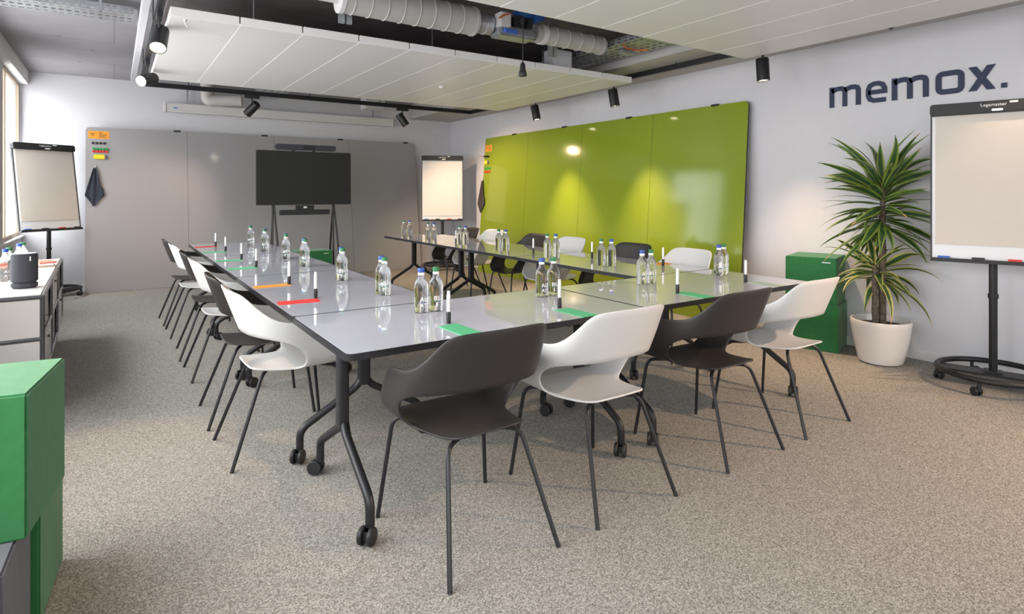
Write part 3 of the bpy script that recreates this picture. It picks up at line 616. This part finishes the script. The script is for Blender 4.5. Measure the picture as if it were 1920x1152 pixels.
# ------------------------------------------------------------------ chairs
def chair_shell():
    b = MB(); V = {}
    rows = [(-.185, .118, .455), (-.170, .152, .450), (-.12, .166, .441), (-.065, .176, .435), (-.01, .187, .431), (.055, .203, .430), (.155, .211, .432), (.255, .205, .436), (.288, .165, .428)]
    vs = []; fs = []
    for j, (y, hw, z) in enumerate(rows):
        for i, u in enumerate((-1, -.55, 0, .55, 1)):
            V['s', j, i] = len(vs); vs.append((u * hw, y + (.004 * (1 - abs(u)) * (-1 if j < 2 else 1)), z - (.010 * (1 - u * u) if 1 < j < 8 else 0)))
    for j in range(len(rows) - 1):
        for i in range(4): fs.append((V['s', j, i], V['s', j, i + 1], V['s', j + 1, i + 1], V['s', j + 1, i]))
    st = [[(.248, .262, .466), (.262, .236, .515), (.271, .185, .59), (.274, .122, .664)],
          [(.254, .165, .468), (.271, .130, .525), (.281, .085, .597), (.283, .032, .677)],
          [(.251, .062, .472), (.275, .040, .536), (.285, .000, .606), (.281, -.045, .684)],
          [None, (.277, -.030, .584), (.281, -.070, .638), (.268, -.105, .703)],
          [None, (.257, -.095, .602), (.260, -.130, .670), (.242, -.170, .757)],
          [None, (.218, -.137, .609), (.221, -.180, .705), (.218, -.232, .828)],
          [None, (.150, -.178, .615), (.152, -.216, .715), (.160, -.264, .842)],
          [None, (.07, -.194, .617), (.07, -.232, .718), (.075, -.275, .843)],
          [None, (0, -.198, .617), (0, -.235, .718), (0, -.277, .843)]]
    for sgn in (1, -1):
        for k, s_ in enumerate(st):
            for r, p in enumerate(s_):
                if p is None: continue
                if k == 8 and sgn == -1: V['b', -1, k, r] = V['b', 1, k, r]; continue
                V['b', sgn, k, r] = len(vs); vs.append((sgn * p[0], p[1], p[2]))
        col = 4 if sgn == 1 else 0
        def q(a, b_, c, d): fs.append((a, b_, c, d) if sgn == 1 else (d, c, b_, a))
        for k in range(8):
            for r in range(0 if k < 2 else 1, 3): q(V['b', sgn, k, r], V['b', sgn, k + 1, r], V['b', sgn, k + 1, r + 1], V['b', sgn, k, r + 1])
        for k in (0, 1): q(V['s', 7 - k, col], V['s', 6 - k, col], V['b', sgn, k + 1, 0], V['b', sgn, k, 0])
    b.add(vs, fs); o = b.build('shell', 'darkshell', smooth=0)
    m = o.modifiers.new('a', 'SUBSURF'); m.levels = m.render_levels = 2
    m = o.modifiers.new('b', 'SOLIDIFY'); m.thickness = .008; m.offset = 0
    m = o.modifiers.new('c', 'BEVEL'); m.width = .0022; m.segments = 1; m.limit_method = 'ANGLE'; m.angle_limit = R(50)
    me = bake(o); me.shade_smooth(); bpy.data.objects.remove(o); return me
SHELL = chair_shell(); SHELLW = SHELL.copy(); SHELLW.materials.clear(); SHELLW.materials.append(M['whiteplastic'])
def make_chair(shell):
    t = thing('conference_chair', '', 'chair', group='shell armchairs around the tables')
    link('shell', shell, t)
    for sx in (-1, 1):
        MB().tube(fillet([(sx * .229, -.285, 0), (sx * .158, -.135, .412), (sx * .06, -.08, .420)], .045, 6), .0088, 10).build('leg', 'tube', t)
        MB().tube(fillet([(sx * .257, .286, 0), (sx * .212, .235, .416), (sx * .06, .13, .414)], .045, 6), .0088, 10).build('leg', 'tube', t)
    f = MB()
    for sx in (-1, 1): f.tube([(sx * .06, -.082, .420), (sx * .06, .132, .414)], .0088, 8)
    f.box(-.07, .07, -.03, .09, .410, .417); f.build('seat_frame', 'tube', t)
    return t
CD, CW = make_chair(SHELL), make_chair(SHELLW); ud = {0: 0, 1: 0}
def chair(x, y, rz, white, label):
    src = CW if white else CD; place(src, ud[white], (x, y, 0), rz, label); ud[white] = 1
FR = [(1.146, 0, 'charcoal shell armchair at the front table, corner on the window side'), (1.80, 1, 'white shell armchair at the front table between the two charcoal chairs'),
      (2.622, 0, 'charcoal shell armchair at the front table between the two white chairs'), (3.295, 1, 'white shell armchair at the front table end beside the green foam blocks')]
for x, w, l in FR: chair(x, 2.005, 0, w, l)
LY = [3.275, 3.87, 4.85, 5.48, 6.35, 6.98]; LX = [.735, .72, .725, .715, .70, .68]
RY = [3.30, 3.95, 4.86, 5.52, 6.42, 7.02]
W6 = ['first', 'second', 'third', 'fourth', 'fifth', 'last']
for i in range(6):
    w = 1 - i % 2; c = 'white' if w else 'charcoal'
    chair(LX[i], LY[i], R(-90 + (2, -1, 1, -2, 1, 2)[i]), w, '%s shell armchair in the window-side row, %s from the front table' % (c, W6[i]))
for i in range(6):
    w = 1 - i % 2; c = 'white' if w else 'charcoal'
    chair(3.845, RY[i], R(90 + (-2, 2, 0, -3, 1, -2)[i]), w, '%s shell armchair in the green-board row, %s from the front table' % (c, W6[i]))

# ------------------------------------------------------------------ bottles, pens, cards
def curve_text(txt, size, m, R_, z, ang=0):
    me = text_mesh('print', txt, size, m, .0)
    for v in me.vertices:
        a = v.co.x / R_ + ang; r = R_ + .0006; v.co = (r * math.sin(a), -r * math.cos(a), z + v.co.y)
    return me
def make_bottle(cap, l1, l2, pr):
    t = thing('water_bottle', '', 'bottle', group='water bottles set out in pairs')
    MB().lathe([(.026, 0), (.0318, .002), (.0345, .010), (.0345, .122), (.0338, .135), (.0300, .149), (.0235, .161), (.0178, .172), (.0155, .184), (.0145, .200), (.0145, .207)], 28).build('glass_body', 'glass', t)
    MB().lathe([(.0155, .196), (.0168, .197), (.0168, .214), (.0155, .217)], 20).build('cap', cap, t)
    MB().lathe([(.0159, .183), (.0151, .195)], 20, cap0=False, cap1=False).build('neck_label', 'bottlewhite', t)
    me = bmesh.new()
    for q in (curve_text(l1, .030, 'bottlewhite', .0346, .058), curve_text(l2, .026, 'bottlewhite', .0346, .030)): me.from_mesh(q)
    m2 = bpy.data.meshes.new('print'); me.to_mesh(m2); me.free(); m2.materials.append(M['bottlewhite']); link('print', m2, t)
    b = MB(); n = 10
    vs = []; 
    for i in range(n + 1):
        a = -.85 + 1.7 * i / n; r = .0352; vs += [(r * math.sin(a), -r * math.cos(a), .052), (r * math.sin(a), -r * math.cos(a), .0545)]
    b.add(vs, [(2 * i, 2 * i + 2, 2 * i + 3, 2 * i + 1) for i in range(n)]); b.build('print_line', pr, t)
    return t
BB, BG = make_bottle('capblue', 'AL', 'AT', 'blueprint'), make_bottle('capgreen', 'BS', 'S', 'greenprint'); ub = {0: 0, 1: 0}
def bottle(x, y, green, label, z=TZ, yaw=0):
    src = BG if green else BB; place(src, ub[green], (x, y, z), -math.atan2(x, y) + yaw, label); ub[green] = 1
PL = [(1.282, 3.245, 1.272, 3.171), (1.265, 3.915, 1.248, 3.842), (1.256, 4.826, 1.246, 4.752), (1.262, 5.451, 1.246, 5.377), (1.26, 6.301, 1.238, 6.231), (1.251, 7.011, 1.235, 6.937)]
for i, (x0, y0, x1, y1) in enumerate(PL):
    bottle(x0, y0, 0, 'blue-capped water bottle in the window-side row, %s pair from the front table' % W6[i], yaw=.3)
    bottle(x1, y1, 1, 'green-capped water bottle in the window-side row, %s pair from the front table' % W6[i], yaw=-.2)
for i, (x0, y0, x1, y1) in enumerate([(1.239, 2.62, 1.316, 2.615), (1.985, 2.635, 2.065, 2.63), (2.79, 2.64, 2.862, 2.632), (3.52, 2.605, 3.60, 2.625)]):
    w = ('first', 'second', 'third', 'last')[i]
    bottle(x0, y0, 0, 'blue-capped water bottle on the front tables, %s pair from the window side' % w, yaw=.5 if i else .35)
    bottle(x1, y1, 1, 'green-capped water bottle on the front tables, %s pair from the window side' % w, yaw=.15)
for i, (x0, y0, x1, y1) in enumerate([(3.203, 3.466, 3.25, 3.40), (3.193, 4.157, 3.237, 4.09), (3.17, 4.92, 3.21, 4.85), (3.165, 5.71, 3.20, 5.64), (3.165, 6.50, 3.215, 6.44), (3.143, 7.178, 3.205, 7.13)]):
    bottle(x0, y0, 1, 'green-capped water bottle in the green-board row, %s pair from the front table' % W6[i], yaw=1.2)
    bottle(x1, y1, 0, 'blue-capped water bottle in the green-board row, %s pair from the front table' % W6[i], yaw=1.3)
def make_pen():
    t = thing('whiteboard_marker', '', 'marker', group='markers standing at the seats')
    MB().lathe([(.0088, .05), (.0088, .125), (.0075, .132), (.0075, .146)], 16).build('barrel', 'penwhite', t)
    MB().lathe([(.0095, 0), (.0105, .003), (.0105, .05), (.009, .054)], 16).build('pen_cap', 'blackpl', t)
    b = MB(); b.box(.0055, .0075, -.0062, -.0055, .06, .118).build('print', 'greyprint', t); return t
PEN = make_pen(); up_ = 0
def pen(x, y, label):
    global up_; place(PEN, up_, (x, y, TZ), -math.atan2(x, y), label); up_ = 1
LPY = [3.296, 3.877, 4.905, 5.526, 6.387, 7.045]
for i, y in enumerate(LPY): pen(.921 - .003 * i, y, 'black-capped marker standing in the window-side row, %s seat from the front table' % W6[i])
for i, (x, y) in enumerate([(1.235, 2.329), (1.864, 2.325), (2.695, 2.275), (3.393, 2.307)]): pen(x, y, 'black-capped marker standing on the front tables, %s from the window side' % ('first', 'second', 'third', 'last')[i])
for i, (x, y) in enumerate([(3.62, 3.20), (3.525, 3.935), (3.307, 4.522), (3.262, 5.97)]): pen(x, y, 'black-capped marker standing in the green-board row, %s from the front table' % W6[i])
CARDS = {}
def card(x, y, m, rz, label):
    if m not in CARDS: CARDS[m] = MB().box(-.0475, .0475, -.105, .105, 0, .0025).mesh('note_card', m, bevel=.0006, seg=1)
    o = link('note_card', CARDS[m], None, (x, y, TZ + .0003), rz); tag(o, label, 'card', 'coloured note cards at the seats')
for i, (x, y) in enumerate([(1.218, 2.195), (1.855, 2.19), (2.737, 2.19), (3.435, 2.19)]):
    card(x, y, 'card_pale' if i == 3 else 'card_green', R((2, 3, 0, -3)[i]), '%sgreen note card on the front tables, %s from the window side' % ('pale ' if i == 3 else '', ('first', 'second', 'third', 'last')[i]))
for i, (y, c) in enumerate([(3.235, 'red'), (3.875, 'orange'), (4.90, 'green'), (5.52, 'green'), (6.38, 'green'), (7.05, 'red')]):
    card(.815, y, 'card_' + c, R(90 + (-6, 2, 0, -2, 0, 1)[i]), '%s note card in the window-side row, %s seat from the front table' % (c, W6[i]))
card(3.675, 3.30, 'card_orange', R(80), 'orange note card in the green-board row beside the first pair of bottles')

# ------------------------------------------------------------------ green foam blocks
def foam(loc, rz, w, d, h, m, label, badge=True):
    t = thing('foam_block', label, 'foam block', loc, rz, 'foam seating blocks')
    MB().box(0, w, 0, d, 0, h).build('block', m, t, bevel=.006)
    if badge: MB().box(w - .11, w - .045, -.0012, .0005, h - .042, h - .034).build('logo_tag', 'whiteprint', t)
    return t
sc_ = math.atan2(-.378, .118)
foam((4.80, 2.862, .0), sc_, .393, .43, .388, 'foam', 'lower green foam block by the potted plant', False)
foam((4.80, 2.878, .3885), sc_, .393, .43, .39, 'foam', 'upper green foam block by the potted plant, white tag on its side')
def fblock(corner, deg, d, z, h, m, label, w=.5):
    t = thing('foam_block', label, 'foam block', (corner[0], corner[1], z), R(-deg), 'foam seating blocks')
    MB().box(-w, 0, 0, d, 0, h).build('block', m, t, bevel=.006); return t
fblock((-.226, 1.883), 2.7, .385, 0, .392, 'greyfoam', 'dark grey foam block at the base of the stack by the sideboard')
fblock((-.187, 2.285), 5, .385, 0, .391, 'foam', 'green foam block on the floor behind the dark grey foam block')
fblock((-.194, 2.037), 9, .385, .3925, .392, 'foam', 'upper green foam block bridging the stack by the sideboard')
foam((1.93, 7.78, 0), 0, .46, .40, .56, 'foam', 'green foam block on the floor under the television')

# ------------------------------------------------------------------ potted plant
PX, PY = 4.965, 2.19
pt = thing('potted_plant', 'tall dragon tree with striped leaves in a white pot', 'plant', (PX, PY, 0))
MB().lathe([(.13, 0), (.150, .008), (.158, .03), (.190, .18), (.207, .29), (.212, .325), (.208, .333), (.198, .335), (.192, .325), (.186, .27)], 40, cap1=False).build('pot', 'pot', pt)
MB().lathe([(.188, .285), (.1, .292), (.01, .296)], 30, cap0=False).build('soil', 'soil', pt, smooth=60)
def leaf_mesh(L, wd, droop, edge, k, up=.9):
    n = 9; vs = []; fs = []; ms = []
    p = Vector((0, 0, 0)); a = up
    for i in range(n + 1):
        t = i / n; w = wd * (.35 + .65 * math.sin(min(1, t * 2.4) * math.pi / 2)) * max(0.02, 1 - max(0, t - .42) / .58) ** .85
        cup = .28 * w
        for u in (-1, -.55, 0, .55, 1): vs.append((p.x, u * w + .01 * math.sin(t * 5 + k) * t, p.z + abs(u) * cup))
        p = p + Vector((math.cos(a), 0, math.sin(a))) * (L / n); a -= droop / n * (.5 + 1.2 * t)
    for i in range(n):
        for c in range(4):
            q = i * 5 + c; fs.append((q, q + 1, q + 6, q + 5)); ms.append(1 if c in (0, 3) else 0)
            if i >= n - 1 and k % 3 == 0: ms[-1] = 2
    b = MB(); b.add(vs, fs); b.m = ms; return b.mesh('leaf', ['leafdark', edge, 'leafdry'], smooth=60)
LV = [leaf_mesh(.40 + .05 * (k % 4), .030 + .003 * (k % 3), .3 + .75 * (k % 5) / 4, 'leaflime', k) for k in range(9)]
LP_ = [leaf_mesh(.30 + .05 * (k % 4), .028 + .003 * (k % 3), .7 + .8 * (k % 5) / 4, 'leafpale', k) for k in range(6)]
canes = [((-.045, .02), (-.055, .02), .76, .021, 0), ((.01, -.01), (.0, -.015), 1.42, .024, 1), ((.055, .02), (.07, .03), .73, .02, 0)]
def crown(cx, cy, z0, z1, n, meshes, e0, e1, scale, seed):
    g = random.Random(seed)
    for i in range(n):
        f = i / (n - 1); z = z0 + (z1 - z0) * f; el = e0 + (e1 - e0) * f ** 1.5 + g.uniform(-.14, .14); az = i * 2.39996 + g.uniform(-.25, .25)
        me = g.choice(meshes); o = link('leaf', me, pt, (cx + .012 * math.cos(az), cy + .012 * math.sin(az), z))
        rx = g.uniform(-.95, .95); s = scale * g.uniform(.82, 1.12)
        for _ in range(12):                                  # bend away or grow shorter where the wall is in the way
            mw = Matrix.Translation(o.location) @ Matrix.Rotation(az, 4, 'Z') @ Matrix.Rotation(.9 - el, 4, 'Y') @ Matrix.Rotation(rx, 4, 'X')
            W_ = [mw @ (v.co * s) + Vector((PX, PY, 0)) for v in me.vertices]
            if all(w.x < XR - .02 and not (w.y < 1.84 and w.x < 5.06) and not (w.y > 2.46 and w.z < .81 and w.x > 4.78) for w in W_): break
            s *= .93; el += .06
        o.rotation_euler = (rx, .9 - el, az); o.scale = (s, s, s)
for (x0, y0), (x1, y1), zt, r, top in canes:
    pts = [(x0 + (x1 - x0) * k / 8 + .003 * math.sin(k * 2), y0 + (y1 - y0) * k / 8, .28 + (zt - .28) * k / 8) for k in range(9)]
    MB().tube(pts, [r * (1.05 - .03 * k) * (1 + .06 * (-1) ** k) for k in range(9)], 12).build('cane', 'bark', pt)
crown(0, -.015, 1.02, 1.43, 100, LV, -.4, 1.25, 1.0, 3)
crown(-.055, .02, .64, .77, 18, LP_, -.3, 1.2, 1.0, 5)
crown(.07, .03, .61, .74, 24, LP_, -.3, 1.2, 1.0, 8)

# ------------------------------------------------------------------ sideboard and what stands on it
sd = thing('sideboard', 'white enamelled sideboard with dark tube frame under the windows', 'sideboard', (-.335, 4.36, 0), R(1.2))
D, Lm, ZA, ZB, ZD = .50, .76, .728, .475, .215     # local: front face at x=0, runs back in -x, along +y
for k in range(4):
    y = k * Lm
    for x in (-.012, -D + .012): MB().cyl((x, y, ZD), (x, y, ZA), .0125, 12).build('tube', 'chrome', sd)
    for z in (ZA - .0125, ZB, ZD): MB().cyl((-D + .012, y, z), (-.012, y, z), .0125, 12).build('tube', 'chrome', sd)
for z in (ZA - .0125, ZB, ZD):
    for x in (-.012, -D + .012): MB().cyl((x, 0, z), (x, 3 * Lm, z), .0125, 12).build('tube', 'chrome', sd)
for k in range(3):
    MB().box(-D + .02, -.02, k * Lm + .004, (k + 1) * Lm - .004, ZA - .006, ZA + .003).build('top_panel', 'cabinet', sd, bevel=.002)
for k in range(4):
    for z0, z1 in ((ZB, ZA), (ZD, ZB)): MB().box(-D + .02, -.02, k * Lm - .004, k * Lm + .004, z0 + .01, z1 - .014).build('side_panel', 'cabinet', sd, smooth=0)
for k in range(3):
    for z0, z1, open_ in ((ZB, ZA, k != 1), (ZD, ZB, k == 1)):
        MB().box(-D + .02, -.02, k * Lm + .012, (k + 1) * Lm - .012, z0 + .004, z0 + .01).build('shelf', 'cabinet', sd, smooth=0)
        if open_: MB().box(-D + .012, -D + .016, k * Lm + .012, (k + 1) * Lm - .012, z0 + .01, z1 - .01).build('back_panel', 'inside', sd, smooth=0)
        else:
            d_ = MB().box(-.02, -.008, k * Lm + .016, (k + 1) * Lm - .016, z0 + .016, z1 - .018).build('door', 'cabinet', sd, bevel=.003)
            MB().cyl((-.008, (k + .5) * Lm, z1 - .06), (.006, (k + .5) * Lm, z1 - .06), .009, 12).build('knob', 'chrome', d_)
    MB().box(-D + .02, -.02, k * Lm + .012, (k + 1) * Lm - .012, ZD - .004, ZD + .002).build('bottom_panel', 'cabinet', sd, smooth=0)
for y in (.05, 3 * Lm * .55, 3 * Lm - .05):
    for x in (-.06, -D + .06): MB().cyl((x, y, .06), (x, y, ZD), .012, 10).add([], []).build('post', 'chrome', sd); caster_mb(.034, .016, .01, .8, .09, x, y).build('caster', 'blackpl', sd)
ZS = ZA + .0032
sp = thing('portable_speaker', 'dark grey cylindrical portable speaker on the near end of the sideboard', 'speaker', (-.463, 4.73, ZS))
MB().prism(rrect(.132, .115, .056, 8), 0, .038).build('base', 'mesh', sp, bevel=.008)
MB().prism(rrect(.134, .117, .057, 8), .039, .213).build('grille', 'mesh', sp, bevel=.006)
MB().prism(rrect(.118, .10, .049, 8), .213, .2155).build('top_plate', 'greyplastic', sp)
MB().box(.030, .036, -.0595, -.056, .17, .198).build('logo_badge', 'whiteprint', sp)
for x, y, g, l in ((-0.602, 5.14, 0, 'blue-capped water bottle on the sideboard behind the speaker, window side'), (-0.596, 5.26, 1, 'green-capped water bottle on the sideboard behind the speaker, window side'),
                   (-0.580, 5.62, 0, 'blue-capped water bottle on the sideboard farther along, before the stack of booklets'), (-0.571, 5.74, 1, 'green-capped water bottle on the sideboard farther along, before the stack of booklets')):
    bottle(x, y, g, l, ZS, .3)
for i, (m, c) in enumerate((('winframe', 'brown'), ('paperwhite', 'white'), ('salmon', 'salmon'))):
    o = MB().box(-.055, .055, -.1, .1, 0, .014).build('booklet', m, bevel=.001); o.location = (-.46, 6.02, ZS + .0143 * i); o.rotation_euler.z = R((10, 3, 16)[i])
    tag(o, '%s booklet, %s in the little stack on the sideboard' % (c, ('lowest', 'middle', 'topmost')[i]), 'booklet', 'booklets on the sideboard')
bpy.context.view_layer.update()
